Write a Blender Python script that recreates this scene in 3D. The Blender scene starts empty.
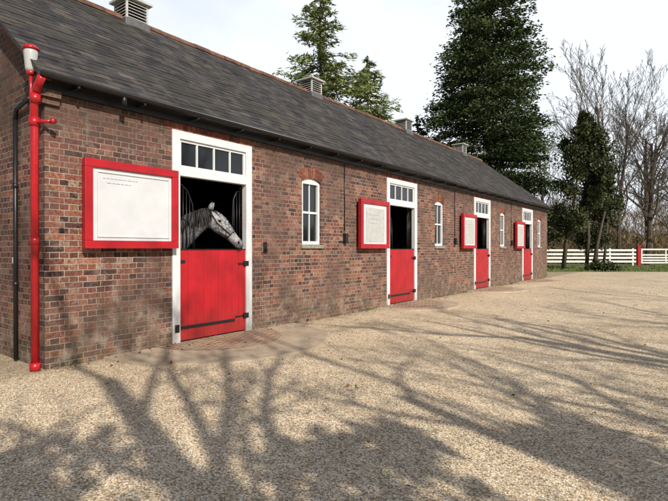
import bpy, math, random
import numpy as np
from mathutils import Vector, Matrix
R=math.radians
random.seed(7); rng=np.random.default_rng(7)
scene=bpy.context.scene
col=scene.collection
scene.view_settings.view_transform='Standard'
scene.view_settings.look='None'; scene.view_settings.exposure=0

# ------------------------------------------------------------ helpers
def link(o,parent=None):
    col.objects.link(o)
    if parent: o.parent=parent
    return o
def empty(name,loc=(0,0,0)):
    e=bpy.data.objects.new(name,None); e.location=loc; e.empty_display_size=.3
    return link(e)
def mesh(name,v,f,mat,parent=None,smooth=False,loc=None):
    me=bpy.data.meshes.new(name); me.from_pydata([tuple(p) for p in v],[],[tuple(q) for q in f]); me.update()
    mats=mat if isinstance(mat,(list,tuple)) else [mat]
    for m in mats: me.materials.append(m)
    if smooth: me.polygons.foreach_set('use_smooth',[True]*len(me.polygons))
    o=bpy.data.objects.new(name,me)
    if loc: o.location=loc
    return link(o,parent)
def npmesh(name,V,F,mat,parent=None,smooth=False):
    me=bpy.data.meshes.new(name); n=len(V); m,k=F.shape
    me.vertices.add(n); me.vertices.foreach_set('co',np.asarray(V,dtype=np.float32).ravel())
    me.loops.add(m*k); me.loops.foreach_set('vertex_index',F.astype(np.int32).ravel())
    me.polygons.add(m); me.polygons.foreach_set('loop_start',np.arange(0,m*k,k,dtype=np.int32))
    me.polygons.foreach_set('loop_total',np.full(m,k,dtype=np.int32))
    if smooth: me.polygons.foreach_set('use_smooth',np.ones(m,dtype=bool))
    me.update(calc_edges=True); me.validate()
    me.materials.append(mat)
    o=bpy.data.objects.new(name,me); return link(o,parent)
BF=[(0,3,2,1),(4,5,6,7),(0,1,5,4),(1,2,6,5),(2,3,7,6),(3,0,4,7)]
def boxv(lo,hi):
    x0,y0,z0=lo;x1,y1,z1=hi
    return [(x0,y0,z0),(x1,y0,z0),(x1,y1,z0),(x0,y1,z0),(x0,y0,z1),(x1,y0,z1),(x1,y1,z1),(x0,y1,z1)]
def bevel(o,w=.005,seg=2):
    m=o.modifiers.new('bevel','BEVEL'); m.width=w; m.segments=seg; m.limit_method='ANGLE'; return o
def boxes(name,lst,mat,parent=None,bev=None):
    v=[];f=[]
    for lo,hi in lst:
        b=len(v); v+=boxv(lo,hi); f+=[tuple(i+b for i in q) for q in BF]
    o=mesh(name,v,f,mat,parent)
    if bev: bevel(o,bev)
    return o
def tubegeo(path,rad,n=8,V=None,F=None,caps=True):
    V=[] if V is None else V; F=[] if F is None else F
    P=[Vector(p) for p in path]
    if not isinstance(rad,(list,tuple)): rad=[rad]*len(P)
    b0=len(V); ref=None
    for i,p in enumerate(P):
        t=(P[min(i+1,len(P)-1)]-P[max(i-1,0)]).normalized()
        if ref is None:
            ref=Vector((0,0,1)) if abs(t.z)<.9 else Vector((1,0,0))
            a=t.cross(ref).normalized()
        else:
            a=(a-t*a.dot(t)).normalized()
        b=t.cross(a)
        for k in range(n):
            an=2*math.pi*k/n
            V.append(tuple(p+(a*math.cos(an)+b*math.sin(an))*rad[i]))
    for i in range(len(P)-1):
        for k in range(n):
            k2=(k+1)%n
            F.append((b0+i*n+k,b0+i*n+k2,b0+(i+1)*n+k2,b0+(i+1)*n+k))
    if caps:
        F.append(tuple(b0+k for k in range(n))[::-1]); e=b0+(len(P)-1)*n
        F.append(tuple(e+k for k in range(n)))
    return V,F
def tubes(name,lst,mat,parent=None,n=10,smooth=True):
    V=[];F=[]
    for path,r in lst: tubegeo(path,r,n,V,F)
    return mesh(name,V,F,mat,parent,smooth)

# ------------------------------------------------------------ materials
def newmat(name):
    m=bpy.data.materials.new(name); m.use_nodes=True; nt=m.node_tree
    b=nt.nodes['Principled BSDF']; return m,nt,b
def N(nt,t,**kw):
    n=nt.nodes.new(t)
    for k,v in kw.items():
        if k in n.inputs: n.inputs[k].default_value=v
        else: setattr(n,k,v)
    return n
def ramp(nt,fac,stops,interp='LINEAR'):
    r=nt.nodes.new('ShaderNodeValToRGB'); cr=r.color_ramp; cr.interpolation=interp
    while len(cr.elements)<len(stops): cr.elements.new(.5)
    for e,(p,c) in zip(cr.elements,stops):
        e.position=p; e.color=(c[0],c[1],c[2],1) if not isinstance(c,(int,float)) else (c,c,c,1)
    nt.links.new(fac,r.inputs[0]); return r.outputs[0]
def mixc(nt,fac,a,b,mode='MIX'):
    m=nt.nodes.new('ShaderNodeMix'); m.data_type='RGBA'; m.blend_type=mode
    for s,val in ((m.inputs[0],fac),(m.inputs[6],a),(m.inputs[7],b)):
        if isinstance(val,bpy.types.NodeSocket): nt.links.new(val,s)
        elif isinstance(val,(int,float)): s.default_value=val
        else: s.default_value=(val[0],val[1],val[2],1)
    return m.outputs[2]
def math_(nt,op,a,b=0.,c=None):
    m=nt.nodes.new('ShaderNodeMath'); m.operation=op
    for s,val in zip(m.inputs,(a,b,c)):
        if val is None: continue
        if isinstance(val,bpy.types.NodeSocket): nt.links.new(val,s)
        else: s.default_value=val
    return m.outputs[0]
def pos(nt): return nt.nodes.new('ShaderNodeNewGeometry').outputs['Position']
def noise(nt,vec,scale,detail=4,rough=.55):
    n=nt.nodes.new('ShaderNodeTexNoise'); n.inputs['Scale'].default_value=scale; n.inputs['Detail'].default_value=detail
    n.inputs['Roughness'].default_value=rough
    nt.links.new(vec,n.inputs['Vector']); return n.outputs[0]
def bump(nt,b,h,strength=.4,dist=.01):
    n=nt.nodes.new('ShaderNodeBump'); n.inputs['Strength'].default_value=strength; n.inputs['Distance'].default_value=dist
    nt.links.new(h,n.inputs['Height']); nt.links.new(n.outputs[0],b.inputs['Normal'])

def plain(name,c,rough=.5,var=.15,nscale=6,bmp=.1,metal=0,dirt=None):
    m,nt,b=newmat(name); p=pos(nt)
    f=noise(nt,p,nscale,4)
    lo=[x*(1-var) for x in c]; hi=[min(1,x*(1+var)) for x in c]
    cc=ramp(nt,f,[(.3,lo),(.7,hi)])
    if dirt:
        z=nt.nodes.new('ShaderNodeSeparateXYZ'); nt.links.new(p,z.inputs[0])
        g=math_(nt,'MULTIPLY_ADD',z.outputs[2],-1.6,1.0)
        g2=math_(nt,'MULTIPLY',math_(nt,'MAXIMUM',g,.10),noise(nt,p,14,4))
        cc=mixc(nt,g2,cc,dirt)
    nt.links.new(cc,b.inputs['Base Color'])
    b.inputs['Roughness'].default_value=rough; b.inputs['Metallic'].default_value=metal
    if bmp: bump(nt,b,noise(nt,p,nscale*12,2),bmp,.004)
    return m

def brickmat(name,k=.84):
    m,nt,b=newmat(name); p=pos(nt)
    s=N(nt,'ShaderNodeSeparateXYZ'); nt.links.new(p,s.inputs[0])
    u=math_(nt,'ADD',s.outputs[0],s.outputs[1])
    wob=noise(nt,p,3.,1)
    z2=math_(nt,'MULTIPLY_ADD',wob,.016,s.outputs[2])
    wob2=noise(nt,p,34,1)
    z2=math_(nt,'MULTIPLY_ADD',wob2,.009,z2)
    u2=math_(nt,'MULTIPLY_ADD',wob2,.011,u)
    c=N(nt,'ShaderNodeCombineXYZ'); nt.links.new(u2,c.inputs[0]); nt.links.new(z2,c.inputs[1])
    br=N(nt,'ShaderNodeTexBrick'); nt.links.new(c.outputs[0],br.inputs['Vector'])
    br.offset=.5; br.squash=.5; br.squash_frequency=2
    for kk,v in (('Scale',1),('Mortar Size',.0065),('Mortar Smooth',.35),('Bias',0),('Brick Width',.232),('Row Height',.077)):
        br.inputs[kk].default_value=v
    br.inputs['Color1'].default_value=(0,0,0,1); br.inputs['Color2'].default_value=(1,1,1,1); br.inputs['Mortar'].default_value=(.5,.5,.5,1)
    rnd=br.outputs['Color']; mort=br.outputs['Fac']
    bc=ramp(nt,rnd,[(0,(.06*k,.035*k,.035*k)),(.22,(.135*k,.060*k,.050*k)),(.45,(.23*k,.085*k,.060*k)),(.66,(.31*k,.112*k,.072*k)),(.85,(.40*k,.17*k,.105*k)),(1,(.37*k,.24*k,.18*k))])
    n1=noise(nt,p,26,4); bc=mixc(nt,.75,bc,ramp(nt,n1,[(.3,.15),(.7,1.5)]),'MULTIPLY')
    n2=noise(nt,p,1.1,4); bc=mixc(nt,ramp(nt,n2,[(.38,0.),(.60,.7)]),bc,(.13*k,.08*k,.068*k))
    mc=mixc(nt,n1,(.24,.195,.155),(.50,.43,.35))
    mc=mixc(nt,ramp(nt,n2,[(.4,0),(.6,.7)]),mc,(.15,.115,.09))
    cc=mixc(nt,mort,bc,mc)
    h=math_(nt,'MULTIPLY_ADD',s.outputs[2],-1.0,1.0); h=math_(nt,'MAXIMUM',h,0)
    n3=noise(nt,p,3.3,5,.65)
    cc=mixc(nt,math_(nt,'MULTIPLY',h,ramp(nt,n3,[(.38,0),(.62,.62)])),cc,(.12,.10,.062))
    n4=noise(nt,p,5.1,5,.7)
    cc=mixc(nt,math_(nt,'MULTIPLY',h,ramp(nt,n4,[(.46,0),(.66,.5)])),cc,(.33,.28,.22))
    cc=mixc(nt,ramp(nt,n4,[(.54,0),(.70,.45)]),cc,(.36,.295,.25))
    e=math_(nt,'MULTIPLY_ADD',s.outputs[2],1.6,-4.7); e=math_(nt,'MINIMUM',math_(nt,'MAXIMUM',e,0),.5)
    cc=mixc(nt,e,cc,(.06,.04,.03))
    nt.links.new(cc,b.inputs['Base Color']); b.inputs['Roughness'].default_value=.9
    b.inputs['Specular IOR Level'].default_value=.25
    hh=math_(nt,'MULTIPLY_ADD',mort,-1.,math_(nt,'MULTIPLY',n1,.6))
    hh=math_(nt,'MULTIPLY_ADD',rnd,.35,hh)
    bump(nt,b,hh,.9,.010)
    return m
M_brick=brickmat('weathered_brick')
def islandmat(name,stops,rough=.7,nsc=None,bmp=0,trans=0,spec=.3,lichen=None):
    m,nt,b=newmat(name); g=nt.nodes.new('ShaderNodeNewGeometry'); 
    c=ramp(nt,g.outputs['Random Per Island'],stops)
    if nsc:
        c=mixc(nt,.8,c,ramp(nt,noise(nt,g.outputs['Position'],nsc,3),[(.3,.4),(.7,1.35)]),'MULTIPLY')
    if lichen:
        c=mixc(nt,ramp(nt,noise(nt,g.outputs['Position'],2.3,6,.75),[(.50,0),(.66,.75)]),c,lichen)
        c=mixc(nt,ramp(nt,noise(nt,g.outputs['Position'],.7,4,.6),[(.48,0),(.62,.5)]),c,(.045,.042,.028))
    nt.links.new(c,b.inputs['Base Color']); b.inputs['Roughness'].default_value=rough
    b.inputs['Specular IOR Level'].default_value=spec
    if bmp: bump(nt,b,noise(nt,g.outputs['Position'],60,3),bmp,.005)
    return m
M_arch=islandmat('arch_brick',[(0,(.10,.04,.033)),(.5,(.21,.068,.045)),(1,(.28,.105,.065))],.9,12,.3)
M_slate=islandmat('roof_slate',[(0,(.028,.026,.029)),(.5,(.044,.040,.042)),(.85,(.060,.053,.052)),(1,(.098,.082,.070))],.8,1.3,.4,0,.25,(.105,.088,.070))
M_ridge=islandmat('ridge_tile',[(0,(.13,.065,.045)),(1,(.23,.11,.07))],.85,7,.3)
M_white=plain('white_paint',(.70,.71,.72),.45,.06,5,.06,dirt=(.25,.23,.18))
M_sign=plain('white_sign_panel',(.60,.61,.63),.4,.07,3,.02)
M_red=plain('red_gloss_paint',(.41,.006,.014),.42,.22,3,.08,dirt=(.15,.04,.03))
M_redp=plain('red_pipe_paint',(.43,.012,.018),.3,.15,8,.05)
M_black=plain('black_iron',(.012,.012,.013),.4,.3,20,.1)
M_dark=plain('stall_dark',(.035,.03,.027),.9,.3,5,.2)
M_wood=plain('stall_timber',(.06,.04,.025),.8,.3,5,.2)
M_lead=plain('lead_flashing',(.11,.11,.115),.6,.2,8,.2)
M_cream=plain('vent_paint',(.46,.45,.43),.6,.18,9,.1)
M_ventdark=plain('vent_inside',(.03,.03,.03),.9)
M_sill=plain('stone_sill',(.26,.24,.20),.85,.2,15,.3)
M_plaque=plain('picture_panel',(.47,.47,.46),.5,.12,12,.02)
M_text=plain('sign_ink',(.30,.30,.31),.6,.2,30,0)
def glassmat():
    m,nt,b=newmat('window_glass'); b.inputs['Base Color'].default_value=(.012,.014,.016,1)
    b.inputs['Roughness'].default_value=.06; b.inputs['Specular IOR Level'].default_value=.6
    bump(nt,b,noise(nt,pos(nt),3,2),.08,.01); return m
M_glass=glassmat()
def lampglass():
    m,nt,b=newmat('lantern_glass'); b.inputs['Base Color'].default_value=(.7,.72,.7,1)
    b.inputs['Roughness'].default_value=.25; b.inputs['Transmission Weight'].default_value=.35
    return m
M_lampglass=lampglass()

def concretemat():
    m,nt,b=newmat('concrete_apron'); p=pos(nt)
    c=ramp(nt,noise(nt,p,2.2,6,.65),[(.3,(.34,.26,.175)),(.55,(.46,.365,.26)),(.75,(.54,.44,.325))])
    c=mixc(nt,.6,c,ramp(nt,noise(nt,p,90,2),[(.3,.55),(.7,1.25)]),'MULTIPLY')
    nt.links.new(c,b.inputs['Base Color']); b.inputs['Roughness'].default_value=.92
    bump(nt,b,noise(nt,p,120,3),.4,.004); return m
M_conc=concretemat()
def pavermat():
    m,nt,b=newmat('brick_paving'); p=pos(nt)
    br=N(nt,'ShaderNodeTexBrick'); nt.links.new(p,br.inputs['Vector'])
    for k,v in (('Scale',1),('Mortar Size',.010),('Mortar Smooth',.2),('Brick Width',.11),('Row Height',.11)): br.inputs[k].default_value=v
    br.inputs['Color1'].default_value=(.46,.27,.17,1); br.inputs['Color2'].default_value=(.32,.22,.15,1); br.inputs['Mortar'].default_value=(.12,.09,.065,1)
    c=mixc(nt,ramp(nt,noise(nt,p,3,4),[(.4,.0),(.62,.55)]),br.outputs[0],(.40,.32,.22))
    nt.links.new(c,b.inputs['Base Color']); b.inputs['Roughness'].default_value=.9
    bump(nt,b,math_(nt,'MULTIPLY',br.outputs['Fac'],-1),.6,.006); return m
M_paver=pavermat()
PEB=[(0,(.30,.205,.13)),(.2,(.54,.39,.25)),(.42,(.73,.56,.375)),(.66,(.84,.69,.49)),(.85,(.89,.78,.60)),(1,(.93,.88,.77))]
def gravelmat():
    m,nt,b=newmat('gravel'); p=pos(nt)
    v=N(nt,'ShaderNodeTexVoronoi',feature='F1'); nt.links.new(p,v.inputs['Vector']); v.inputs['Scale'].default_value=74; v.inputs['Randomness'].default_value=1
    s=N(nt,'ShaderNodeSeparateColor'); nt.links.new(v.outputs['Color'],s.inputs[0])
    c=ramp(nt,s.outputs[0],PEB)
    gap=ramp(nt,v.outputs['Distance'],[(.36,1.),(.76,.45)])
    c=mixc(nt,1.,c,gap,'MULTIPLY')
    big=noise(nt,p,.45,4,.6)
    c=mixc(nt,1.,c,ramp(nt,big,[(.3,(.86,.83,.78)),(.7,(1.15,1.13,1.10))]),'MULTIPLY')
    mid=noise(nt,p,5,4,.7)
    c=mixc(nt,1.,c,ramp(nt,mid,[(.3,.82),(.7,1.18)]),'MULTIPLY')
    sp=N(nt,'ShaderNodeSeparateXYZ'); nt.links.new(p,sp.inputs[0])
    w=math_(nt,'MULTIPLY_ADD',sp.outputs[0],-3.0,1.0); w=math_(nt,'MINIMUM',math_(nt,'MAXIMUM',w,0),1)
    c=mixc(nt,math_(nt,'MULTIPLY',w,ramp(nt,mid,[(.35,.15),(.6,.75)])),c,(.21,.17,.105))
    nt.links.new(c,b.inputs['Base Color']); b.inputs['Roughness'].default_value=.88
    b.inputs['Specular IOR Level'].default_value=.2
    h=math_(nt,'MULTIPLY_ADD',v.outputs['Distance'],-1,math_(nt,'MULTIPLY',mid,.8))
    bump(nt,b,h,.4,.010); return m
M_gravel=gravelmat()
M_pebble=islandmat('gravel_stone',PEB,.85)
def groundmat():
    m,nt,b=newmat('field_grass'); p=pos(nt)
    c=ramp(nt,noise(nt,p,.12,5,.6),[(.35,(.095,.12,.035)),(.5,(.16,.16,.06)),(.65,(.22,.19,.09))])
    c=mixc(nt,.7,c,ramp(nt,noise(nt,p,4,4),[(.3,.5),(.7,1.3)]),'MULTIPLY')
    nt.links.new(c,b.inputs['Base Color']); b.inputs['Roughness'].default_value=1; bump(nt,b,noise(nt,p,9,3),.8,.06); return m
M_ground=groundmat()
M_lawn=plain('lawn_grass',(.11,.15,.04),1,.4,4,.5)
M_blade=islandmat('grass_blade',[(0,(.075,.105,.028)),(.6,(.14,.17,.05)),(1,(.24,.23,.08))],.8)
M_leaflit=islandmat('dead_leaf',[(0,(.09,.045,.02)),(.5,(.20,.11,.05)),(1,(.30,.19,.09))],.8)

CAM=Vector((6.45,-2.56,1.5)); A=R(37.4)
FW=Vector((-math.sin(A),math.cos(A),0)); RT=Vector((math.cos(A),math.sin(A),0))
def W(depth,lat,z=0): 
    p=CAM+FW*depth+RT*lat; return Vector((p.x,p.y,z))
cam=bpy.data.cameras.new('camera'); camo=bpy.data.objects.new('camera',cam); link(camo)
cam.sensor_width=36; cam.lens=482/668*36; cam.clip_end=3000; cam.clip_start=.05
camo.location=CAM; camo.rotation_euler=(R(90-.24),0,A); scene.camera=camo

# ------------------------------------------------------------ light
EL=34; sd=Vector((.925*math.cos(R(EL)),-.38*math.cos(R(EL)),math.sin(R(EL)))).normalized()
sun=bpy.data.lights.new('sun','SUN'); sun.energy=5; sun.angle=R(.53); sun.color=(1,.94,.83)
so=link(bpy.data.objects.new('sun',sun)); so.rotation_euler=sd.to_track_quat('Z','Y').to_euler(); so.location=(30,-10,30)
w=bpy.data.worlds.new('World'); scene.world=w; w.use_nodes=True; nt=w.node_tree
bg=nt.nodes['Background']; sky=nt.nodes.new('ShaderNodeTexSky'); sky.sky_type='NISHITA'; sky.sun_disc=False
sky.sun_elevation=R(EL); sky.sun_rotation=math.atan2(sd.x,sd.y); sky.air_density=1; sky.dust_density=1.0; sky.ozone_density=1
tc=nt.nodes.new('ShaderNodeTexCoord'); mp=nt.nodes.new('ShaderNodeMapping'); mp.inputs['Scale'].default_value=(1.2,1.2,2.2)
nt.links.new(tc.outputs['Generated'],mp.inputs[0])
cl=noise(nt,mp.outputs[0],1.9,7,.55)
cl=math_(nt,'MULTIPLY',cl,1.4)
sx=nt.nodes.new('ShaderNodeSeparateXYZ'); nt.links.new(tc.outputs['Generated'],sx.inputs[0])
bank=math_(nt,'MULTIPLY_ADD',sx.outputs[1],.85,math_(nt,'MULTIPLY',sx.outputs[0],-.32))
bank=math_(nt,'MULTIPLY_ADD',sx.outputs[2],-.45,bank)
f=ramp(nt,math_(nt,'ADD',cl,math_(nt,'ADD',bank,-.25)),[(.30,.0),(.60,.74),(.95,1.)])
cc=mixc(nt,f,sky.outputs[0],(12.1,12.9,13.8))
nt.links.new(cc,bg.inputs[0]); bg.inputs[1].default_value=.082

# ------------------------------------------------------------ ground
mesh('ground',[(-900,-900,-.06),(900,-900,-.06),(900,900,-.06),(-900,900,-.06)],[(0,1,2,3)],M_ground)
nx,ny=90,90
V=[];F=[]
def gz_(x,y): return .012*math.sin(x*.9+y*.35)+.01*math.sin(y*1.3-x*.4) if x>.8 else 0
def yard_edge(x):
    t=(x-W(31,0).x)/RT.x; return W(31,0).y+RT.y*t
xs=np.linspace(-32,34,nx)
for i,x in enumerate(xs):
    y1=min(yard_edge(x),60); y0=-45
    for j in range(ny):
        y=y0+(y1-y0)*j/(ny-1)
        V.append((x,y,gz_(x,y)))
for i in range(nx-1):
    for j in range(ny-1):
        a=i*ny+j; F.append((a,a+ny,a+ny+1,a+1))
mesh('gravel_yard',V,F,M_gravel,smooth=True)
n=30000
d=2.2+rng.random(n)**1.3*6.5; la=(rng.random(n)*2-1)*d*.78
C=np.array([[*(CAM+FW*a+RT*b).xy,0] for a,b in zip(d,la)])
C=C[C[:,0]>.12]; n=len(C)
C[:,2]=np.where(C[:,0]>.8,.012*np.sin(C[:,0]*.9+C[:,1]*.35)+.01*np.sin(C[:,1]*1.3-C[:,0]*.4),0)+.002
keep=((C[:,0]**2+(C[:,1]-2.61)**2)>1.88**2)|(rng.random(n)<.03); C=C[keep]; n=len(C)
onap=(C[:,0]**2+(C[:,1]-2.61)**2)<1.88**2; C[onap,2]=.041
sz=.004+.006*rng.random(n)**2
th=rng.random(n)*6.28; ca,sa=np.cos(th),np.sin(th)
base=np.array([[1,0,0],[.3,.8,.1],[-.7,.6,0],[-1,-.2,.05],[-.2,-.8,0],[.7,-.6,.1],[0.1,0,.62]])
Vp=base[None]*sz[:,None,None]*(1+.3*(rng.random((n,7,1))-.5))
X=Vp[...,0]*ca[:,None]-Vp[...,1]*sa[:,None]; Y=Vp[...,0]*sa[:,None]+Vp[...,1]*ca[:,None]
Vp=np.stack([X,Y,Vp[...,2]],-1)+C[:,None]
ff=np.array([[k,(k+1)%6,6] for k in range(6)])
Fp=(ff[None]+7*np.arange(n)[:,None,None]).reshape(-1,3)
npmesh('loose_gravel',Vp.reshape(-1,3),Fp,M_pebble,smooth=True)

# ------------------------------------------------------------ stable building
ST=empty('brick_stable')
L=24.2; WD=7.2; WT=3.58; TP=.76; EZ=3.62; EX=.2
def roofz(x): return EZ+(EX-x)*TP if x>-WD/2 else EZ+(EX+WD+x)*TP
doors=[1.79,8.10,14.05,19.82]; DW=1.64; DH=3.33
wins=[4.81,10.92,16.85,22.4]; WW=.6
holes=[(d,d+DW,0,DH) for d in doors]+[(a,a+WW,1.55,2.97) for a in wins]
ys=sorted(set([0,L]+[h[0] for h in holes]+[h[1] for h in holes])); zs=sorted(set([0,WT]+[h[2] for h in holes]+[h[3] for h in holes]))
def inhole(y,z): return any(h[0]<y<h[1] and h[2]<z<h[3] for h in holes)
V=[];F=[]
def quad(*p):
    b=len(V); V.extend(p); F.append(tuple(range(b,b+len(p))))
T=.32
for i in range(len(ys)-1):
    for j in range(len(zs)-1):
        if inhole((ys[i]+ys[i+1])/2,(zs[j]+zs[j+1])/2): continue
        y0,y1,z0,z1=ys[i],ys[i+1],zs[j],zs[j+1]
        quad((0,y0,z0),(0,y1,z0),(0,y1,z1),(0,y0,z1)); quad((-T,y0,z0),(-T,y0,z1),(-T,y1,z1),(-T,y1,z0))
for y0,y1,z0,z1 in holes:
    quad((0,y0,z0),(0,y0,z1),(-T,y0,z1),(-T,y0,z0)); quad((0,y1,z0),(-T,y1,z0),(-T,y1,z1),(0,y1,z1))
    quad((0,y0,z1),(0,y1,z1),(-T,y1,z1),(-T,y0,z1))
    if z0>0: quad((0,y0,z0),(-T,y0,z0),(-T,y1,z0),(0,y1,z0))
for y,s in ((0,1),(L,-1)):
    pts=[(0,y,0),(0,y,WT),(0,y,roofz(0)-.07),(-WD/2,y,roofz(-WD/2+.001)-.07),(-WD,y,roofz(-WD)-.07),(-WD,y,0)]
    quad(*(pts if s<0 else pts[::-1]))
    yi=y+s*T
    pts=[(-T,yi,0),(-T,yi,roofz(-T)-.1),(-WD/2,yi,roofz(-WD/2+.001)-.1),(-WD+T,yi,roofz(-WD+T)-.1),(-WD+T,yi,0)]
    quad(*pts)
quad((-WD,0,0),(-WD,0,WT),(-WD,L,WT),(-WD,L,0)); quad((-WD+T,0,0),(-WD+T,L,0),(-WD+T,L,WT),(-WD+T,0,WT))
quad((0,0,WT),(0,L,WT),(-T,L,WT),(-T,0,WT))
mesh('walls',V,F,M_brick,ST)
boxes('stall_floor',[((-WD+T,T,.0),(-T,L-T,.012))],M_dark,ST)
boxes('stall_partitions',[((-WD+T,y-.05,.01),(-T,y+.05,3.4)) for y in (6.3,12.3,18.2)]+[((-4.0,T,.01),(-3.9,L-T,3.4))],M_wood,ST)
boxes('kneeler',[((-.25,-.045,3.28+.0),(.05,-.002,3.36)),((-.25,-.08,3.362),(.09,-.002,3.45)),((.002,.0,3.28),(.045,.16,3.36)),((.002,.0,3.362),(.09,.16,3.45))],M_brick,ST,.004)
V=[];F=[]
y0,y1=-.13,L+.13
ap=roofz(-WD/2+1e-6)
for (xa,xb) in ((EX,-WD/2),(-WD-EX,-WD/2)):
    za=EZ; zb=ap
    quad((xa,y0,za),(xa,y1,za),(xb,y1,zb),(xb,y0,zb)); quad((xa,y0,za-.05),(xb,y0,zb-.05),(xb,y1,zb-.05),(xa,y1,za-.05))
    quad((xa,y0,za-.05),(xa,y0,za),(xb,y0,zb),(xb,y0,zb-.05)); quad((xa,y1,za-.05),(xb,y1,zb-.05),(xb,y1,zb),(xa,y1,za))
    quad((xa,y0,za-.05),(xa,y1,za-.05),(xa,y1,za),(xa,y0,za))
mesh('roof_deck',V,F,M_lead,ST)
V=[];F=[]
for yy0,yy1 in ((-.11,.0),(L,L+.11)):
    for (xa,xb) in ((EX,-WD/2),(-WD-EX,-WD/2)):
        b=len(V); za,zb=EZ-.052,ap-.052
        V+= [(xa,yy0,za-.045),(xb,yy0,zb-.045),(xb,yy1,zb-.045),(xa,yy1,za-.045),(xa,yy0,za),(xb,yy0,zb),(xb,yy1,zb),(xa,yy1,za)]
        F+=[tuple(i+b for i in q) for q in BF]
mesh('verge_undercloak',V,F,M_ridge,ST)
SL=math.hypot(WD/2+EX,ap-EZ); ux=(-(WD/2+EX))/SL; uz=(ap-EZ)/SL; nxr,nzr=uz,-ux
V=[];F=[]
exp=.165; nr=int(SL/exp)+1; sw=.26
for side in (0,1):
    for r in range(nr):
        s0=r*exp-.03; s1=min(s0+.32,SL)
        if s1-s0<.08: continue
        off=(r%2)*sw/2
        y=y0-.02-(off)
        while y<y1:
            ya=max(y+.0015,y0-.02); yb=min(y+sw-.0015,y1+.02); y+=sw
            if yb-ya<.05: continue
            h0=.013+random.uniform(-.002,.006); h1=.003; th_=.006; ds=random.uniform(-.008,.008); tw=random.uniform(-.002,.002)
            if random.random()<.006: ds-=.04
            b=len(V)
            for (s,h,yy) in ((s0+ds+tw,h0,ya),(s0+ds-tw,h0+tw,yb),(s1,h1,yb),(s1,h1,ya)):
                for hh in (h-th_,h):
                    px=EX+ux*s+nxr*hh; pz=EZ+uz*s+nzr*hh
                    if side: px=-WD-px
                    V.append((px,yy,pz))
            F+=[tuple(b+k for k in q) for q in ((1,3,5,7),(0,2,3,1),(0,1,7,6),(2,4,5,3),(0,6,4,2))]
mesh('roof_slates',V,F,M_slate,ST)
V=[];F=[]; y=y0-.01
while y<y1:
    yb=min(y+.452,y1+.01); prof=[]
    dz=random.uniform(-.006,.006)
    for k in range(9):
        a=math.pi*k/8; prof.append((-WD/2+.12*math.cos(a),ap-.06+.13*math.sin(a)+dz))
    b=len(V)
    for yy in (y,yb-.006):
        for (px,pz) in prof: V.append((px,yy,pz))
    for k in range(8): F.append((b+k,b+k+1,b+9+k+1,b+9+k))
    F.append(tuple(b+k for k in range(9))); F.append(tuple(b+17-k for k in range(9)))
    y=yb
mesh('ridge_tiles',V,F,M_ridge,ST)
boxes('fascia',[((.003,-.1,3.44),(.06,L+.1,3.575)),((.061,-.1,3.545),(.17,L+.1,3.565))],M_black,ST)
V=[];F=[]
gxc,gz,gr=EX+.035,3.60,.068
for yy in (-.14,L+.14):
    for k in range(9):
        a=math.pi+math.pi*k/8; V.append((gxc+gr*math.cos(a),yy,gz+gr*math.sin(a)))
    for k in range(9):
        a=2*math.pi-math.pi*k/8; V.append((gxc+(gr-.01)*math.cos(a),yy,gz+(gr-.01)*math.sin(a)))
for k in range(18): F.append((k,(k+1)%18,18+(k+1)%18,18+k))
F.append(tuple(range(9))[::-1]); F.append(tuple(range(18,27)))
mesh('gutter',V,F,M_black,ST,True)
boxes('gutter_brackets',[((.06,y-.015,3.50),(gxc+.02,y+.015,3.53)) for y in np.arange(.3,L,.9)],M_black,ST)
red_=[]
tubes('red_drainpipe',[
  ([(-.05,-.095,.03),(-.05,-.095,2.95),(-.05,-.095,3.05),(-.02,-.11,3.16),(.04,-.13,3.26),(.06,-.13,3.34),(.06,-.12,3.40)],.046),
  ([(.06,-.12,3.36),(.10,-.12,3.44),(.15,-.12,3.47),(gxc,-.12,3.54)],.046),
  ([(-.05,-.095,3.0),(-.05,-.095,3.1)],.062),([(-.05,-.095,1.55),(-.05,-.095,1.64)],.056),([(-.05,-.095,.0),(-.05,-.095,.10)],.06),([(.05,-.125,3.26),(.06,-.125,3.36)],.06),
  ([(-.05,-.095,3.02),(.05,-.06,3.05),(.17,.03,3.05)],.022),([(.15,.015,3.05),(.19,.04,3.05)],.032)],M_redp,ST,14)
tubes('black_drainpipe',[([(-.78,-.05,.03),(-.78,-.05,3.25)],.028),([(-.78,-.05,3.2),(-.74,-.05,3.34),(-.3,-.06,3.40)],.028),
  ([(-.78,-.05,1.0),(-.78,-.05,1.06)],.036),([(-.78,-.05,2.3),(-.78,-.05,2.36)],.036),
  ([(gxc,.9,3.56),(gxc,.9,3.44)],.035)],M_black,ST,10)
boxes('junction_box',[((-.93,-.04,1.30),(-.88,-.002,1.38))],M_white,ST,.004)

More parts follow.
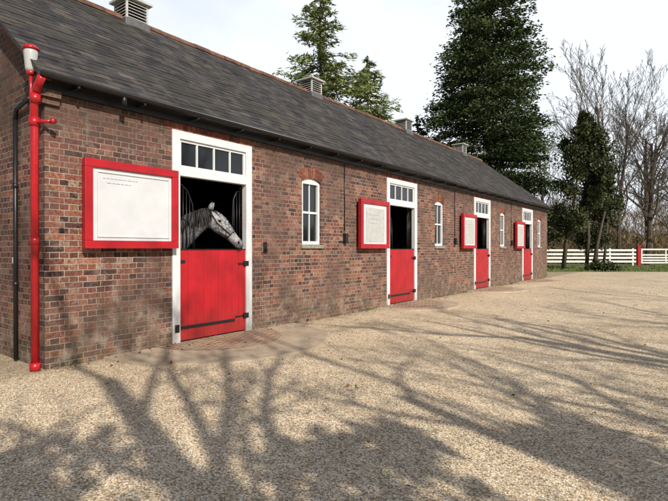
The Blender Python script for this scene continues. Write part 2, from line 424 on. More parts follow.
for i,d in enumerate(doors):
    D=empty('stable_door'); D.parent=ST
    a,b=d,d+DW; J=.14
    xo,xi=.022,-.09
    fr=[((xi,a+.003,0.01),(xo,a+J,DH-.003)),((xi,b-J,0.01),(xo,b-.003,DH-.003)),((xi,a+J+.001,DH-.13),(xo-.002,b-J-.001,DH-.003)),((xi,a+J+.001,2.63),(xo-.002,b-J-.001,2.76))]
    boxes('door_frame',fr,M_white,D,.006)
    ia,ib=a+J,b-J
    tr=[((-.06,ia+.001,2.762),(-.01,ib-.001,2.80)),((-.06,ia+.001,DH-.168),(-.01,ib-.001,DH-.132)),((-.059,ia+.002,2.801),(-.011,ia+.04,DH-.169)),((-.059,ib-.04,2.801),(-.011,ib-.002,DH-.169))]
    for k in (1,2,3):
        yc=ia+(ib-ia)*k/4; tr.append(((-.058,yc-.014,2.801),(-.012,yc+.014,DH-.169)))
    boxes('transom_light',tr,M_white,D,.003)
    boxes('transom_glass',[((-.045,ia+.03,2.79),(-.040,ib-.03,DH-.15))],M_glass,D)
    ps=[];npk=9; wv=(ib-ia-.012)/npk
    for k in range(npk): ps.append(((-.055,ia+.006+k*wv+.0012,.06),(-.004+random.uniform(-.0015,.001),ia+.006+(k+1)*wv-.0012,1.475)))
    boxes('lower_leaf',ps,M_red,D,.003)
    boxes('leaf_core',[((-.05,ia+.008,.065),(-.012,ib-.008,1.47))],M_red,D)
    boxes('leaf_capping',[((-.07,ia+.004,1.476),(.006,ib-.004,1.492))],M_black,D,.003)
    hg=[((-.003,ia-.10,.235),(.006,ib-.25,.285)),((-.003,ia-.1,.20),(.028,ia-.02,.32)),((-.003,ia-.06,1.27),(.006,ia+.10,1.32)),
        ((-.003,ib-.24,.30),(.008,ib-.03,.325)),((.0,ib-.06,.27),(.028,ib+.05,.36)),((-.003,ib-.17,1.22),(.014,ib-.02,1.25)),((.0,ib-.05,1.19),(.03,ib+.05,1.28))]
    boxes('iron_fittings',hg,M_black,D,.002)
    gb=[]
    xg=-.13
    for k in range(6):
        yy=ia+.03+k*.062; top=2.52
        gb.append(([(xg,yy,1.45),(xg,yy,top-.012*k*k)],.007))
    gb.append(([(xg,ia+.0,2.53),(xg,ia+.12,2.52),(xg,ia+.24,2.42),(xg,ia+.33,2.22),(xg,ia+.36,1.95),(xg,ia+.37,1.45)],.011))
    for k in range(3):
        yy=ib-.03-k*.062; gb.append(([(xg,yy,1.45),(xg,yy,2.5-.02*k*k)],.007))
    gb.append(([(xg,ib,2.53),(xg,ib-.1,2.5),(xg,ib-.17,2.36),(xg,ib-.19,2.1),(xg,ib-.19,1.45)],.011))
    tubes('stall_grille',gb,M_black,D,6)
    boxes('threshold',[((-.3,a+.004,.0),(.0,b-.004,.035))],M_conc,D,.005)
for i,a in enumerate(wins):
    Wn=empty('sash_window'); Wn.parent=ST; b=a+WW
    x0,x1=-.12,-.05; z0,z1=1.58,2.97
    fr=[((x0,a+.002,z0),(x1+.02,a+.065,z1-.002)),((x0,b-.065,z0),(x1+.02,b-.002,z1-.002)),((x0,a+.066,z1-.14),(x1+.018,b-.066,z1-.002)),((x0,a+.066,z0),(x1+.018,b-.066,z0+.07)),
        ((x0,a+.066,2.22),(x1,b-.066,2.265))]
    yc=(a+b)/2
    fr+=[((x0+.01,yc-.011,z0+.071),(x1-.005,yc+.011,2.219)),((x0+.01,yc-.011,2.266),(x1-.005,yc+.011,z1-.141))]
    boxes('sash_frame',fr,M_white,Wn,.004)
    boxes('sash_glass',[((x0+.03,a+.05,z0+.05),(x0+.036,b-.05,z1-.1))],M_glass,Wn)
    boxes('sill',[((-.14,a-.04,1.50),(.045,b+.04,1.575))],M_sill,Wn,.006)
    V=[];F=[]; rise=.09; half=WW/2+.03; rad=(half*half+rise*rise)/(2*rise); zc=2.98-rad; th0=math.asin(half/rad); nv=11
    for k in range(nv):
        t0=-th0+2*th0*k/nv+.003/rad*2; t1=-th0+2*th0*(k+1)/nv-.003/rad*2
        bb=len(V)
        for xx in (-.10,.004):
            for (t,rr) in ((t0,rad-.03),(t1,rad-.03),(t1,rad+.19),(t0,rad+.19)):
                V.append((xx,yc+rr*math.sin(t),zc+rr*math.cos(t)))
        F+=[tuple(i+bb for i in q) for q in BF]
    mesh('brick_arch',V,F,M_arch,Wn)
V=[];F=[]
for d in doors:
    n_=int((DW+.2)/.077)
    for k in range(n_):
        ya=d-.1+k*.077; bb=len(V); V+=boxv((-.1,ya+.003,DH+.0),(.004,ya+.074,DH+.115)); F+=[tuple(i+bb for i in q) for q in BF]
mesh('soldier_lintels',V,F,M_arch,ST)
fit=[]; tb=[]
for yy in (6.25,12.35,18.2):
    tb.append(([(.02,yy,3.4),(.02,yy,1.9)],.012)); fit.append(((.003,yy-.05,1.62),(.09,yy+.05,1.84)))
fit+=[((.003,3.72,1.42),(.03,3.80,1.62)),((.03,3.74,1.44),(.07,3.78,1.50)),((.003,.16,1.7),(.02,.22,1.76))]
boxes('wall_lanterns',fit,M_black,ST,.008); tubes('conduit',tb,M_black,ST,8)

for yv in (3.2,9.35,15.45,21.4):
    Vn=empty('roof_ventilator'); Vn.parent=ST
    xc=-WD/2; h=.235; zb,zt=ap-.1,ap+.36
    boxes('flashing',[((xc-.29,yv-.29,ap-.26),(xc+.29,yv+.29,ap-.05))],M_lead,Vn,.02)
    boxes('inner_box',[((xc-h+.05,yv-h+.05,zb),(xc+h-.05,yv+h-.05,zt))],M_ventdark,Vn)
    boxes('corner_posts',[((xc+sx_*h-.022,yv+sy_*h-.022,zb),(xc+sx_*h+.022,yv+sy_*h+.022,zt)) for sx_ in (-1,1) for sy_ in (-1,1)],M_cream,Vn,.004)
    V=[];F=[]
    for k in range(6):
        z=zb+.06+k*.066
        for s in (0,1,2,3):
            ca_,sa_=[(1,0),(0,1),(-1,0),(0,-1)][s]
            bb=len(V)
            for (r_,zz) in ((h+.035,z),(h+.035,z+.012),(h-.04,z+.056),(h-.04,z+.044)):
                for t_ in (-h+.02,h-.02):
                    V.append((xc+ca_*r_-sa_*t_, yv+sa_*r_+ca_*t_, zz))
            F+=[tuple(bb+q for q in ff_) for ff_ in ((0,1,3,2),(2,3,5,4),(4,5,7,6),(6,7,1,0),(0,2,4,6),(1,7,5,3))]
    mesh('louvres',V,F,M_cream,Vn)
    o=.33
    V=[(xc-o,yv-o,zt),(xc+o,yv-o,zt),(xc+o,yv+o,zt),(xc-o,yv+o,zt),(xc-o,yv-o,zt+.045),(xc+o,yv-o,zt+.045),(xc+o,yv+o,zt+.045),(xc-o,yv+o,zt+.045),(xc,yv,zt+.12)]
    mesh('cap',V,[(0,3,2,1),(0,1,5,4),(1,2,6,5),(2,3,7,6),(3,0,4,7),(4,5,8),(5,6,8),(6,7,8),(7,4,8)],M_cream,Vn)

# ------------------------------------------------------------ notice boards
def board(ya,yb,var):
    B=empty('notice_board',(0,ya,1.5))
    H_=1.17; Wd=yb-ya; x0,x1=.085,.17; fw=.105
    boxes('red_frame',[((x0,0,0),(x1,Wd,fw)),((x0,0,H_-fw),(x1,Wd,H_)),((x0,0,fw+.001),(x1,fw,H_-fw-.001)),((x0,Wd-fw,fw+.001),(x1,Wd,H_-fw-.001))],M_red,B,.006)
    boxes('backing',[((x0-.012,.01,.01),(x0+.02,Wd-.01,H_-.01))],M_red,B)
    boxes('wall_battens',[((.002,.15,.1),(x0-.013,.22,H_-.1)),((.002,Wd-.22,.1),(x0-.013,Wd-.15,H_-.1))],M_black,B)
    boxes('white_panel',[((x0+.021,fw+.002,fw+.002),(x0+.05,Wd-fw-.002,H_-fw-.002))],M_sign,B)
    xp=x0+.051; tx=[]
    if var==0:
        boxes('white_tray',[((xp,.17,.15),(xp+.012,Wd-.15,.165)),((xp,.17,H_-.165),(xp+.012,Wd-.15,H_-.15)),((xp,.17,.166),(xp+.012,.182,H_-.166)),((xp,Wd-.162,.166),(xp+.012,Wd-.15,H_-.166))],M_sign,B)
        rows=[(.93,.25,.75),(.87,.3,.62)]
    else:
        boxes('picture_panel',[((xp,.24,.16),(xp+.006,Wd-.22,H_-.2))],M_plaque,B)
        rows=[(.8,.4,.8),(.7,.35,.85),(.6,.4,.8)]
    random.seed(3)
    for (z,s,e) in rows:
        y=s
        while y<e:
            l=random.uniform(.02,.06); tx.append(((xp+.0065 if var else xp+.0005,y,z),(xp+.008 if var else xp+.002,y+l,z+.009))); y+=l+.015
    if tx: boxes('faded_lettering',tx,M_text,B)
    return B
board(.41,1.80,0); board(6.70,7.98,1); board(12.72,13.93,1); board(18.50,19.72,1)

# ------------------------------------------------------------ wall lamp
LP=empty('wall_lamp')
tubes('lamp_stem',[([(-.05,-.095,3.05),(-.075,-.11,3.2),(-.085,-.12,3.45),(-.085,-.12,3.64)],.018),([(-.085,-.12,3.62),(-.085,-.12,3.66)],[.035,.055])],M_redp,LP,12)
tubes('lamp_glass',[([(-.085,-.12,3.66),(-.085,-.12,3.70),(-.085,-.12,3.90),(-.085,-.12,3.93)],[.05,.062,.08,.075])],M_lampglass,LP,16)
tubes('lamp_cap',[([(-.085,-.12,3.93),(-.085,-.12,3.95),(-.085,-.12,3.985),(-.085,-.12,4.0)],[.095,.095,.05,.015])],M_redp,LP,16)

# ------------------------------------------------------------ door aprons
def apron(yc,r,rin):
    P=empty('door_apron',(0,yc,0)); V=[(0.002,0,.035)];F=[];n_=48
    for rr,z in ((r-.03,.035),(r-.008,.028),(r,-.02)):
        for k in range(n_+1):
            a=-math.pi/2+math.pi*k/n_; q=rr*(1+.008*math.sin(a*9)); V.append((max(.002,q*math.cos(a)),q*math.sin(a),z))
    for k in range(n_): F.append((0,1+k,2+k))
    for s in range(2):
        b=1+s*(n_+1)
        for k in range(n_): F.append((b+k,b+n_+1+k,b+n_+2+k,b+k+1))
    mesh('concrete',V,F,M_conc,P)
    V=[(0.003,0,.039)]
    for k in range(33):
        a=-math.pi/2+math.pi*k/32; V.append((max(.003,rin*math.cos(a)),rin*math.sin(a),.039))
    mesh('brick_inset',V,[(0,1+k,2+k) for k in range(32)],M_paver,P)
for d in doors: apron(d+DW/2,1.9 if d<3 else 1.5,1.1)

# ------------------------------------------------------------ horse
def horsemat():
    m,nt,b=newmat('dapple_grey_coat'); p=pos(nt)
    v=N(nt,'ShaderNodeTexVoronoi'); v.inputs['Scale'].default_value=21; nt.links.new(p,v.inputs['Vector'])
    c=ramp(nt,v.outputs['Distance'],[(.15,(.36,.355,.36)),(.6,(.085,.085,.092))])
    c=mixc(nt,ramp(nt,noise(nt,p,7,4),[(.42,0),(.68,.75)]),c,(.44,.43,.42))
    s=N(nt,'ShaderNodeSeparateXYZ'); nt.links.new(p,s.inputs[0])
    t=math_(nt,'SUBTRACT',s.outputs[1],s.outputs[2]); t=ramp(nt,math_(nt,'MULTIPLY_ADD',t,2.2,-2.9),[(.1,0),(.6,.9)])
    c=mixc(nt,t,c,(.05,.047,.05))
    q=ramp(nt,math_(nt,'MULTIPLY_ADD',s.outputs[0],-2.,-.65),[(.0,0),(.5,.9)])  # stall shade on neck and body, painted into the coat colour
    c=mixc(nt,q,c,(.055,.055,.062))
    nt.links.new(c,b.inputs['Base Color']); b.inputs['Roughness'].default_value=.7
    bump(nt,b,noise(nt,p,70,3),.25,.004); return m
M_horse=horsemat(); M_mane=islandmat('mane_hair',[(0,(.010,.009,.009)),(.7,(.03,.028,.03)),(1,(.10,.097,.095))],.6)
M_leather=plain('leather_strap',(.02,.012,.009),.5,.2,20,.1)
M_eye,_nt,_b=newmat('eye'); _b.inputs['Base Color'].default_value=(.006,.004,.003,1); _b.inputs['Roughness'].default_value=.05
HO=empty('grey_horse')
def ringpts(P_,t,h_,w_,topw,n):
    side=t.cross(Vector((0,0,1)))
    side=side.normalized() if side.length>.15 else Vector((.6,-.8,0))
    up=side.cross(t); out=[]
    for k in range(n):
        a=2*math.pi*k/n; c_,s_=math.cos(a),math.sin(a)
        wv_=w_*(1-(1-topw)*max(0,s_)) 
        out.append(P_+side*c_*wv_+up*s_*h_)
    return out
def loft(rows,n=18):
    V=[];F=[];P=[Vector(r[0]) for r in rows]
    for i,r in enumerate(rows):
        t=(P[min(i+1,len(P)-1)]-P[max(i-1,0)]).normalized()
        V+=[tuple(q) for q in ringpts(P[i],t,r[1],r[2],r[3] if len(r)>3 else 1,n)]
    for i in range(len(P)-1):
        for k in range(n): k2=(k+1)%n; F.append((i*n+k,i*n+k2,(i+1)*n+k2,(i+1)*n+k))
    F.append(tuple(range(n))[::-1]); F.append(tuple((len(P)-1)*n+k for k in range(n)))
    return V,F
G=1.1
hd=Vector((.76,.65,0)).normalized(); poll=Vector((-.31,2.80,2.08))
def hp(f,z,s=0): return poll+(hd*f+Vector((0,0,z))+Vector((hd.y,-hd.x,0))*s)*G
head=[(-.09,-.045,.150,.092,.6),(.0,-.055,.148,.097,.75),(.075,-.11,.152,.107,.85),(.15,-.18,.142,.104,.9),(.22,-.25,.112,.084,.9),(.29,-.325,.089,.068,.9),(.35,-.39,.077,.060,.9),(.395,-.44,.079,.064,.95),(.43,-.48,.072,.061,1),(.455,-.51,.047,.042,1),(.463,-.52,.012,.012,1)]
rows=[((-2.75,1.25,1.25),.12,.12),((-2.65,1.3,1.28),.26,.24),((-2.4,1.42,1.25),.34,.30),((-2.0,1.6,1.2),.34,.31),((-1.55,1.8,1.17),.34,.31),((-1.15,1.98,1.22),.36,.27),
 ((-.98,2.13,1.36),.34,.2),((-.83,2.30,1.55),.275,.15,.6),((-.68,2.48,1.76),.225,.125,.55),((-.53,2.64,1.93),.185,.108,.55)]
rows+=[(hp(f_,z_),h_*G,w_*G,t_) for f_,z_,h_,w_,t_ in head]
V,F=loft(rows)
for (lx,ly,lo_) in ((-1.05,2.2,.16),(-1.2,1.85,.16),(-2.45,1.58,-.1),(-2.6,1.22,-.1)):
    hind=lo_<0
    if hind: pr=[((lx,ly,1.15),.17,.13),((lx+.12,ly+.04,.85),.13,.1),((lx-.08,ly,.52),.065,.055),((lx-.06,ly,.3),.04,.038),((lx-.04,ly,.12),.045,.04),((lx+.02,ly,.02),.065,.06)]
    else: pr=[((lx,ly,1.1),.15,.11),((lx,ly,.8),.09,.07),((lx+.01,ly,.5),.055,.05),((lx,ly,.3),.038,.036),((lx,ly,.12),.045,.04),((lx+.04,ly,.02),.065,.06)]
    v2,f2=loft(pr,12); b=len(V); V+=v2; F+=[tuple(i+b for i in q) for q in f2]
ho=mesh('body',V,F,M_horse,HO,True)
sm=ho.modifiers.new('s','SUBSURF'); sm.levels=1; sm.render_levels=2
for s in (-.055,.055):
    V,F=tubegeo([hp(-.03,.07,s),hp(-.02,.115,s*1.15),hp(.0,.16,s*1.25),hp(.02,.20,s*1.2)],[.027,.036,.027,.003],8)
    mesh('ear',V,F,M_horse,HO,True)
def strap(c,t,h_,w_,top=.9):
    pts=ringpts(c,t.normalized(),h_,w_,top,16); return (pts+[pts[0]],.011)
ht=(hp(.35,-.39)-hp(.22,-.25))
st=[strap(hp(.285,-.32),ht,.093*G,.073*G)]
for s in (-1,1):
    st.append(([hp(.285,-.30,s*.073),hp(.2,-.22,s*.096),hp(.10,-.13,s*.111),hp(.02,-.0,s*.096),hp(-.02,.07,s*.05),hp(-.02,.095,0)],.011))
    st.append(([hp(.27,-.36,s*.064),hp(.15,-.28,s*.074),hp(.06,-.22,s*.055)],.009))
    st.append(([hp(.105,-.135,s*.113),hp(.10,-.135,s*.115)],.02))
tubes('head_collar',st,M_leather,HO,6)
def blob(name,c,r,m):
    import bmesh
    bm=bmesh.new(); bmesh.ops.create_uvsphere(bm,u_segments=16,v_segments=10,radius=1)
    me=bpy.data.meshes.new(name); 
    rot=hd.to_track_quat('X','Z').to_matrix()
    for v in bm.verts: v.co=Vector(c)+rot@Vector((v.co.x*r[0],v.co.y*r[1],v.co.z*r[2]))
    bm.to_mesh(me); bm.free(); me.materials.append(m); me.polygons.foreach_set('use_smooth',[True]*len(me.polygons))
    return link(bpy.data.objects.new(name,me),HO)
for s in (-1,1):
    blob('eye',hp(.135,-.10,s*.091),(.029,.016,.023),M_eye)
    blob('brow',hp(.128,-.075,s*.086),(.040,.020,.015),M_horse)
    blob('nostril',hp(.425,-.435,s*.056),(.019,.011,.028),M_eye)
tubes('mouth',[([hp(.455,-.535,s*.03),hp(.425,-.53,s*.057),hp(.37,-.50,s*.062),hp(.335,-.465,s*.062)],[.004]*4) for s in (-1,1)],M_eye,HO,6)
V=[];F=[]
random.seed(5)
crest=[Vector((-.90,2.18,1.78)),Vector((-.76,2.37,1.94)),Vector((-.60,2.55,2.09)),Vector((-.45,2.68,2.16)),hp(-.02,.09)]
for k in range(200):
    t=random.random()*(len(crest)-1); i=min(int(t),len(crest)-2); p=crest[i].lerp(crest[i+1],t-i)
    side=Vector((.78,-.62,0)); l=random.uniform(.16,.34); j=Vector((random.gauss(0,.02),random.gauss(0,.02),0))
    tubegeo([p+Vector((0,0,-.02)),p+side*.06+Vector((0,0,.02))+j*.3,p+side*(.125)+Vector((0,0,-l*.45))+j,p+side*.135+Vector((0,0,-l))+j*1.6],[.008,.011,.008,.001],4,V,F,False)
for k in range(60):
    s=random.uniform(-.045,.045); l=random.uniform(.12,.28)
    tubegeo([hp(-.02,.085,s),hp(.05,.06,s*1.2),hp(.05+l*.6,.05-l*.62,s*1.5+random.gauss(0,.012))],[.007,.009,.001],4,V,F,False)
mesh('mane',V,F,M_mane,HO,True)
V=[];F=[]
for k in range(60):
    j=Vector((random.gauss(0,.03),random.gauss(0,.03),0))
    tubegeo([(-2.74,1.26,1.36),Vector((-2.86,1.2,1.2))+j,Vector((-2.88,1.2,.6))+j*1.4],[.01,.012,.002],4,V,F,False)
mesh('tail',V,F,M_mane,HO,True)

# ------------------------------------------------------------ vegetation
M_bark=plain('bark',(.075,.057,.042),.95,.4,6,.6)
M_bark2=plain('pale_bark',(.085,.066,.050),.95,.35,5,0)
M_leafdark=islandmat('conifer_foliage',[(0,(.022,.037,.013)),(.5,(.048,.074,.022)),(1,(.095,.12,.034))],.65,.55,0,.15)
M_leaflight=islandmat('larch_foliage',[(0,(.07,.10,.028)),(.5,(.145,.185,.05)),(1,(.26,.28,.085))],.65,.8,0,.25)
M_leafivy=islandmat('ivy_foliage',[(0,(.020,.030,.012)),(.5,(.048,.062,.021)),(1,(.105,.115,.038))],.55,.9,0,.15)

def cards(C,D,Ln,Wd,tilt=.5):
    n=len(C); D=D/np.linalg.norm(D,axis=1,keepdims=True)
    r=rng.normal(size=(n,3)); S=np.cross(D,r); S/=np.linalg.norm(S,axis=1,keepdims=True)+1e-9
    Nn=np.cross(S,D)
    Ln=Ln*(.6+.8*rng.random((n,1))); Wd=Wd*(.6+.8*rng.random((n,1)))
    V=np.stack([C-D*Ln*.5,C+S*Wd*.5+Nn*Wd*.15,C+D*Ln*.5,C-S*Wd*.5+Nn*Wd*.15],1)
    return V
def cardobj(name,V,mat,parent=None):
    n=len(V); return npmesh(name,V.reshape(-1,3),np.arange(n*4).reshape(-1,4),mat,parent)

def conifer(name,base,H,prof,nb,per,ln,wd,mat,droop=.35,z0=.06,rough=.25,up=0.,trunk=.35,lat_=.13,lobe=1.):
    T_=empty(name,base); 
    tubes('trunk',[([(0,0,-.1),(.1,0,H*.3),(0,.1,H*.7),(0,0,H*.97)],[trunk,trunk*.75,trunk*.4,.03])],M_bark,T_,10)
    Cs=[];Ds=[];BV=[];BF_=[]
    for b in range(nb):
        t=z0+(1-z0)*(b+random.random())/nb; t=min(t,.995); az=random.random()*6.283
        Rr=prof(t)*(1-rough+2*rough*random.random()**1.2)
        Rr*=1+lobe*(.16*math.sin(az*3+t*9)+.10*math.sin(az*5-t*21))
        z=t*H
        m=max(6,int(per*(Rr/prof(.35))**1.1))
        s=rng.random(m)**.6
        dirx,diry=math.cos(az),math.sin(az)
        sag=-droop*Rr*s**1.6+up*Rr*s
        lat=rng.normal(size=m)*lat_*Rr*(.35+s*.65)
        x=dirx*Rr*s-diry*lat; y=diry*Rr*s+dirx*lat; zz=z+sag+rng.normal(size=m)*.10*(.6+.5*Rr*.3)
        Cs.append(np.stack([x,y,zz],1))
        Ds.append(np.stack([dirx+rng.normal(size=m)*.5,diry+rng.normal(size=m)*.5,-.45+up+rng.normal(size=m)*.35],1))
        if b%2==0: tubegeo([(0,0,z),(dirx*Rr*.5,diry*Rr*.5,z+(-droop*.33+up*.5)*Rr),(dirx*Rr*.92,diry*Rr*.92,z+(-droop*.87+up*.92)*Rr)],[.05,.03,.01],4,BV,BF_,False)
    C=np.concatenate(Cs);D=np.concatenate(Ds)
    cardobj('foliage',cards(C,D,ln,wd),mat,T_)
    mesh('limbs',BV,BF_,M_bark,T_,True)
    return T_
def pf(pts): return lambda t: float(np.interp(t,[p[0] for p in pts],[p[1] for p in pts]))
conifer('cypress_tree',W(41,13.1),25.5,pf([(0,4.3),(.15,4.8),(.38,4.9),(.55,4.4),(.72,3.7),(.84,2.9),(.93,2.0),(1,.4)]),600,230,.30,.115,M_leafdark,droop=.30,rough=.20,up=.28,lat_=.15)
conifer('larch_tree',W(31,-.9),18.4,pf([(0,3.4),(.3,3.9),(.55,3.1),(.75,2.0),(.9,.95),(1,.1)]),380,125,.36,.07,M_leaflight,droop=.22,rough=.34,up=.22,trunk=.25,lat_=.10,lobe=.6)
conifer('larch_tree',W(33,2.3),14.6,pf([(0,3.0),(.4,3.0),(.7,2.0),(.9,.9),(1,.1)]),300,115,.36,.07,M_leaflight,droop=.22,rough=.34,up=.2,trunk=.22,lat_=.10,lobe=.6)
conifer('pine_tree',W(44,7.6),13.6,lambda t:2.4*(1-t)**.7+.1,150,70,.4,.13,M_leafdark,droop=.2,rough=.3,up=.1,trunk=.22)
conifer('pine_tree',W(46,9.6),12.0,lambda t:2.6*(1-t)**.7+.1,130,70,.4,.13,M_leafdark,droop=.2,rough=.3,up=.1,trunk=.22)

def baretree(name,H,spread,levels=(9,7,6,4),trunk_r=.22,seed=1,lean=.1,mat=None,minr=.008,upb=.12,first=.25,lenf=(.62,.5,.45,.42),thick=.5):
    rnd=random.Random(seed); V=[];F=[]
    def grow(p,d,l,r,lv):
        nseg=4 if lv<2 else 3; pts=[p]; rad=[r]; q=p.copy(); dd=d.copy()
        for i in range(nseg):
            dd=(dd+Vector((rnd.gauss(0,1),rnd.gauss(0,1),rnd.gauss(0,1)))*(.07 if lv==0 else .17)+Vector((0,0,upb if lv else .03))).normalized()
            q=q+dd*(l/nseg); pts.append(q.copy()); rad.append(max(minr*.5,r*(1-.62*(i+1)/nseg)))
        tubegeo(pts,rad,7 if lv==0 else (5 if lv==1 else 3),V,F,False)
        if lv>=len(levels): return
        for k in range(levels[lv]):
            t=(first if lv==0 else .18)+(1-(first if lv==0 else .18))*(k+rnd.random())/levels[lv]
            x=t*nseg; i=min(int(x),nseg-1); pp=pts[i].lerp(pts[i+1],x-i)
            ax=(pts[i+1]-pts[i]).normalized()
            rr=Vector((rnd.gauss(0,1),rnd.gauss(0,1),rnd.gauss(0,1))); perp=(rr-ax*rr.dot(ax)).normalized()
            an=rnd.uniform(.5,.95)*spread
            nd=(ax*math.cos(an)+perp*math.sin(an)).normalized()
            nl=l*lenf[min(lv,3)]*rnd.uniform(.7,1.15)*(1-.35*t)
            grow(pp,nd,nl,max(minr,rad[i]*thick*(1-.3*t)),lv+1)
    grow(Vector((0,0,-.1)),Vector((lean*rnd.uniform(-1,1),lean*rnd.uniform(-1,1),1)).normalized(),H*.82,trunk_r,0)
    me=bpy.data.meshes.new(name); me.from_pydata(V,[],F); me.materials.append(mat or M_bark); me.update()
    return me
def place(me,name,loc,rot=0,s=1):
    o=bpy.data.objects.new(name,me); o.location=loc; o.rotation_euler=(0,0,rot); o.scale=(s,s,s); return link(o)
bt1=baretree('bare_tree_a',13,1.0,(11,8,6,5),.24,11,mat=M_bark2,minr=.012)
bt2=baretree('bare_tree_b',13,.75,(14,8,6,5),.18,12,mat=M_bark2,minr=.012,upb=.2)
bt3=baretree('bare_tree_c',12,1.15,(10,8,6,5),.26,13,mat=M_bark2,minr=.012)
for (dp,la,me,s,r) in ((47,26.2,bt2,1.42,.4),(50,29.5,bt2,1.35,2.1),(44,28.6,bt1,1.05,1.),(52,33.5,bt3,1.3,3.),(43,31.0,bt3,.95,.3),(58,38,bt1,1.4,4.),(56,24.5,bt2,1.1,5.),(48,36,bt3,1.1,2.),(60,31,bt1,1.5,1.4)):
    place(me,'bare_tree',W(dp,la),r,s)

def evergreen(name,base,stems,clumps,per,mat,ln=.26,wd=.14):
    T_=empty(name,base)
    tubes('stems',stems,M_bark,T_,8)
    Cs=[];Ds=[]
    for (cx,cy,cz,rx,rz) in clumps:
        u=rng.normal(size=(per,3)); u/=np.linalg.norm(u,axis=1,keepdims=True); r=rng.random((per,1))**.45
        P=u*r*np.array([rx,rx,rz])*(1+.25*np.sin(u[:,:1]*7+cz)); Cs.append(P+np.array([cx,cy,cz])); Ds.append(u+rng.normal(size=u.shape)*.6+np.array([0,0,.2]))
    cardobj('foliage',cards(np.concatenate(Cs),np.concatenate(Ds),ln,wd),mat,T_); return T_
random.seed(21)
cl_=[]
for k in range(64):
    t=random.random(); z=3.0+7.2*t; rad=2.3*math.sin(math.pi*min(1,.22+.78*t))**.8*random.uniform(.2,1); a=random.random()*6.28
    cl_.append((math.cos(a)*rad+.3*(t-.5)+.3,math.sin(a)*rad,z,random.uniform(.4,.85),random.uniform(.45,1.0)))
for k in range(9): cl_.append((random.uniform(-.3,.3)+.5,random.uniform(-.3,.3),9.3+.16*k,.42-.02*k,.4))
evergreen('holly_tree',W(33.5,16.9),[([(-.9,0,-.1),(-.7,0,2),(-.2,.1,5),(.2,0,8)],[.16,.13,.09,.03]),([(.55,.1,-.1),(.7,.1,2.2),(.6,0,5)],[.13,.11,.05]),([(1.0,-.2,-.1),(1.3,-.1,2.0),(1.7,0,4)],[.13,.1,.05])],cl_,330,M_leafivy,.2,.11)
cl_=[]
for k in range(34):
    t=random.random(); z=1.8+5.4*t; rad=1.5*math.sin(math.pi*min(1,.25+.75*t))*random.uniform(.2,1); a=random.random()*6.28
    cl_.append((math.cos(a)*rad,math.sin(a)*rad,z,random.uniform(.4,.7),random.uniform(.4,.8)))
evergreen('holly_tree',W(35,19.2),[([(-.2,0,-.1),(-.1,0,2),(.1,.1,5)],[.15,.12,.06]),([(.3,0,-.1),(.5,0,2),(.6,.1,4)],[.1,.08,.04])],cl_,330,M_leafivy,.2,.11)

def massobj(name,C,D,ln,wd,mat): return cardobj(name,cards(C,D,ln,wd),mat)
a=W(31.0,8,.0);b=W(31.0,60,.0);c=W(46,74,0);d_=W(46,6,0)
mesh('lawn',[(q.x,q.y,.004) for q in (a,b,c,d_)],[(0,1,2,3)],M_lawn)
n=9000; dd=31+rng.random(n)*9; ll=10+rng.random(n)*22
C=np.array([list(W(x,y,.05)) for x,y in zip(dd,ll)]); D=np.stack([rng.normal(size=n)*.35,rng.normal(size=n)*.35,np.ones(n)],1)
massobj('grass',C,D,.17,.035,M_blade)
n=700
yy=rng.random(n)*24; xx=np.where(rng.random(n)<.6,.03+rng.random(n)**2*.5,.5+rng.random(n)*6)
zz=np.where(xx**2+((yy-2.61))**2<1.9**2,.046,.02)
for dc in doors[1:]: zz=np.where(xx**2+((yy-dc-.82))**2<1.5**2,.046,zz)
C=np.stack([xx,yy,zz],1); D=np.stack([rng.normal(size=n),rng.normal(size=n),rng.normal(size=n)*.15],1)
massobj('fallen_leaves',C,D,.045,.026,M_leaflit)
n=240; yy=rng.choice(np.array([.3,4.4,5.9,7.2,11.4,13.1,16.6,18.3,22.9]),n)+rng.normal(size=n)*.12
C=np.stack([.02+np.abs(rng.normal(size=n))*.02,yy,.02+rng.random(n)*.02],1); D=np.stack([rng.random(n)*.7,rng.normal(size=n)*.5,np.ones(n)],1)
massobj('wall_foot_weeds',C,D,.06,.012,M_blade)
cl_=[(random.uniform(-1.1,1.1),random.uniform(-.6,.6),random.uniform(.15,.45),.4,.32) for k in range(14)]
evergreen('low_shrub',W(32,18.2),[([(0,0,0),(0,0,.4)],.03)],cl_,160,M_leafivy,.14,.08)
n=34000; dd=46+rng.random(n)*5; ll=4+rng.random(n)*52
hgt=2.4+1.0*np.sin(ll*.8)+.8*np.sin(ll*2.3+1)+.5*np.sin(ll*5.1)
zz=rng.random(n)**1.0*hgt
C=np.array([list(W(x,y,z)) for x,y,z in zip(dd,ll,zz)]); D=np.stack([rng.normal(size=n)*.5,rng.normal(size=n)*.5,np.ones(n)],1)
M_hedge=islandmat('hedge_twigs',[(0,(.10,.06,.035)),(.4,(.22,.14,.08)),(.75,(.34,.22,.13)),(1,(.24,.24,.09))],.9,.5)
massobj('hedge',C,D,.75,.035,M_hedge)
n=12000; dd=51+rng.random(n)*4; ll=0+rng.random(n)*60
hgt=3.2+1.4*np.sin(ll*.5+1)+.9*np.sin(ll*1.7)
C=np.array([list(W(x,y,z)) for x,y,z in zip(dd,ll,rng.random(n)*hgt)]); D=rng.normal(size=(n,3))
M_leafol=islandmat('olive_foliage',[(0,(.04,.05,.018)),(.5,(.09,.10,.035)),(1,(.17,.17,.06))],.7,.6)
massobj('evergreen_hedge',C,D,.42,.22,M_leafol)
n=40000; dd=60+rng.random(n)*8; ll=10+rng.random(n)*70
hgt=7.2+1.3*np.sin(ll*.45)+1.0*np.sin(ll*1.3+2)+.6*np.sin(ll*3.1)
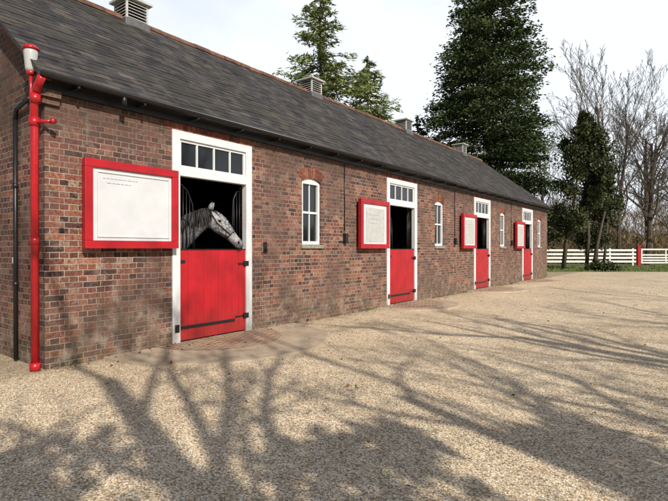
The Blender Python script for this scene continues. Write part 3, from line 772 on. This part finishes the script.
C=np.array([list(W(x,y,z)) for x,y,z in zip(dd,ll,rng.random(n)**.9*hgt)]); D=np.stack([rng.normal(size=n)*.6,rng.normal(size=n)*.6,np.ones(n)],1)
M_thick=islandmat('thicket_twigs',[(0,(.14,.10,.07)),(.5,(.28,.20,.135)),(.85,(.38,.28,.19)),(1,(.22,.22,.10))],.9,.3)
massobj('thicket',C,D,1.1,.06,M_thick)
n=30000; an=rng.random(n)*6.283; rr=95+rng.random(n)*35
hgt=7+3*np.sin(an*11)+2.2*np.sin(an*27+1)+1.5*np.sin(an*61)
C=np.stack([rr*np.cos(an),rr*np.sin(an)+10,rng.random(n)**1.2*hgt],1); D=np.stack([rng.normal(size=n)*.5,rng.normal(size=n)*.5,np.ones(n)],1)
M_wood2=islandmat('woodland',[(0,(.09,.08,.055)),(.5,(.17,.145,.09)),(.8,(.11,.13,.06)),(1,(.22,.18,.12))],.9,.08)
massobj('background_woodland',C,D,2.6,.7,M_wood2)

FN=empty('white_fence')
def wbox(d0,l0,d1,l1,z0,z1):
    c=[W(d0,l0,0),W(d0,l1,0),W(d1,l1,0),W(d1,l0,0)]
    return [(q.x,q.y,z0) for q in c]+[(q.x,q.y,z1) for q in c]
def wboxes(name,lst,mat,parent):
    V=[];F=[]
    for q in lst:
        b=len(V); V+=wbox(*q); F+=[tuple(i+b for i in f_) for f_ in BF]
    return mesh(name,V,F,mat,parent)
M_fence=plain('fence_paint',(.72,.72,.70),.5,.06,5,.05)
posts=[];rails=[]
la=8.0
while la<26.2: posts.append((42,la,42.12,la+.12,0,1.52)); la+=2.0
for z in (.28,.60,.92,1.26): rails.append((41.96,8,42-.003,26.3,z,z+.17))
wboxes('posts',posts,M_fence,FN); wboxes('rails',rails,M_fence,FN)
posts=[];rails=[]; la=31.2
while la<60: posts.append((42,la,42.12,la+.12,0,1.52)); la+=2.0
for z in (.28,.60,.92,1.26): rails.append((41.96,31.2,42-.003,60,z,z+.17))
F2=empty('white_fence'); wboxes('posts',posts,M_fence,F2); wboxes('rails',rails,M_fence,F2)
GT=empty('white_gate')
wboxes('gate_bars',[(41.9,26.7,41.95,31.0,z,z+.12) for z in (.2,.42,.64,.88,1.36)]+[(41.88,q,41.899,q+.1,.2,1.46) for q in (26.7,28.8,30.9)],M_fence,GT)
wboxes('gate_posts',[(41.85,26.4,42.05,26.62,0,1.75),(41.85,31.05,42.05,31.19,0,1.6)],M_redp,GT)

# trees standing along the right of the yard, out of frame; they throw the dappled shade
ct1=baretree('spreading_tree_a',12,1.15,(10,7,4),.34,41,mat=M_bark,minr=.022,lenf=(.62,.5,.45,.4),thick=.55,first=.2)
ct2=baretree('spreading_tree_b',11,1.1,(9,6,4),.28,42,mat=M_bark,minr=.02,lenf=(.65,.52,.45,.4),thick=.55,first=.2)
for k,(x,y,me,s,r) in enumerate(((12.5,-4.4,ct1,.85,.5),(13.5,-2.3,ct2,.8,3.),(16,-8.5,ct2,1.0,2.),(16,1.0,ct1,.9,1.2),(19,-4.2,ct2,1.1,5.5),(17,5,ct2,.85,4.1),(21,9.5,ct1,1.0,3.3),(24,15,ct2,1.1,5.),(28,22,ct1,1.1,.4),(24,2.,ct1,1.1,2.7))):
    place(me,'bare_tree',(x,y,0),r,s)
random.seed(31); cl_=[]
for k in range(34):
    t=random.random(); z=1.8+4.0*t; rad=2.3*math.sin(math.pi*(.15+.8*t))*random.uniform(.15,1); a=random.random()*6.28
    cl_.append((math.cos(a)*rad,math.sin(a)*rad*1.15,z,random.uniform(.3,.6),random.uniform(.15,.3)))
evergreen('holly_tree',Vector((10.6,-4.7,0)),[([(0,0,-.1),(.1,0,3),(0,.1,6.0)],[.15,.11,.04])],cl_,95,M_leafivy,.2,.11)
cl_=[]
for k in range(32):
    t=random.random(); z=2.0+3.4*t; rad=2.3*math.sin(math.pi*(.15+.8*t))*random.uniform(.15,1); a=random.random()*6.28
    cl_.append((math.cos(a)*rad,math.sin(a)*rad*1.25,z,random.uniform(.3,.6),random.uniform(.16,.32)))
evergreen('holly_tree',Vector((11.6,-2.8,0)),[([(0,0,-.1),(.1,0,3),(0,.1,5.4)],[.15,.12,.05])],cl_,100,M_leafivy,.22,.12)
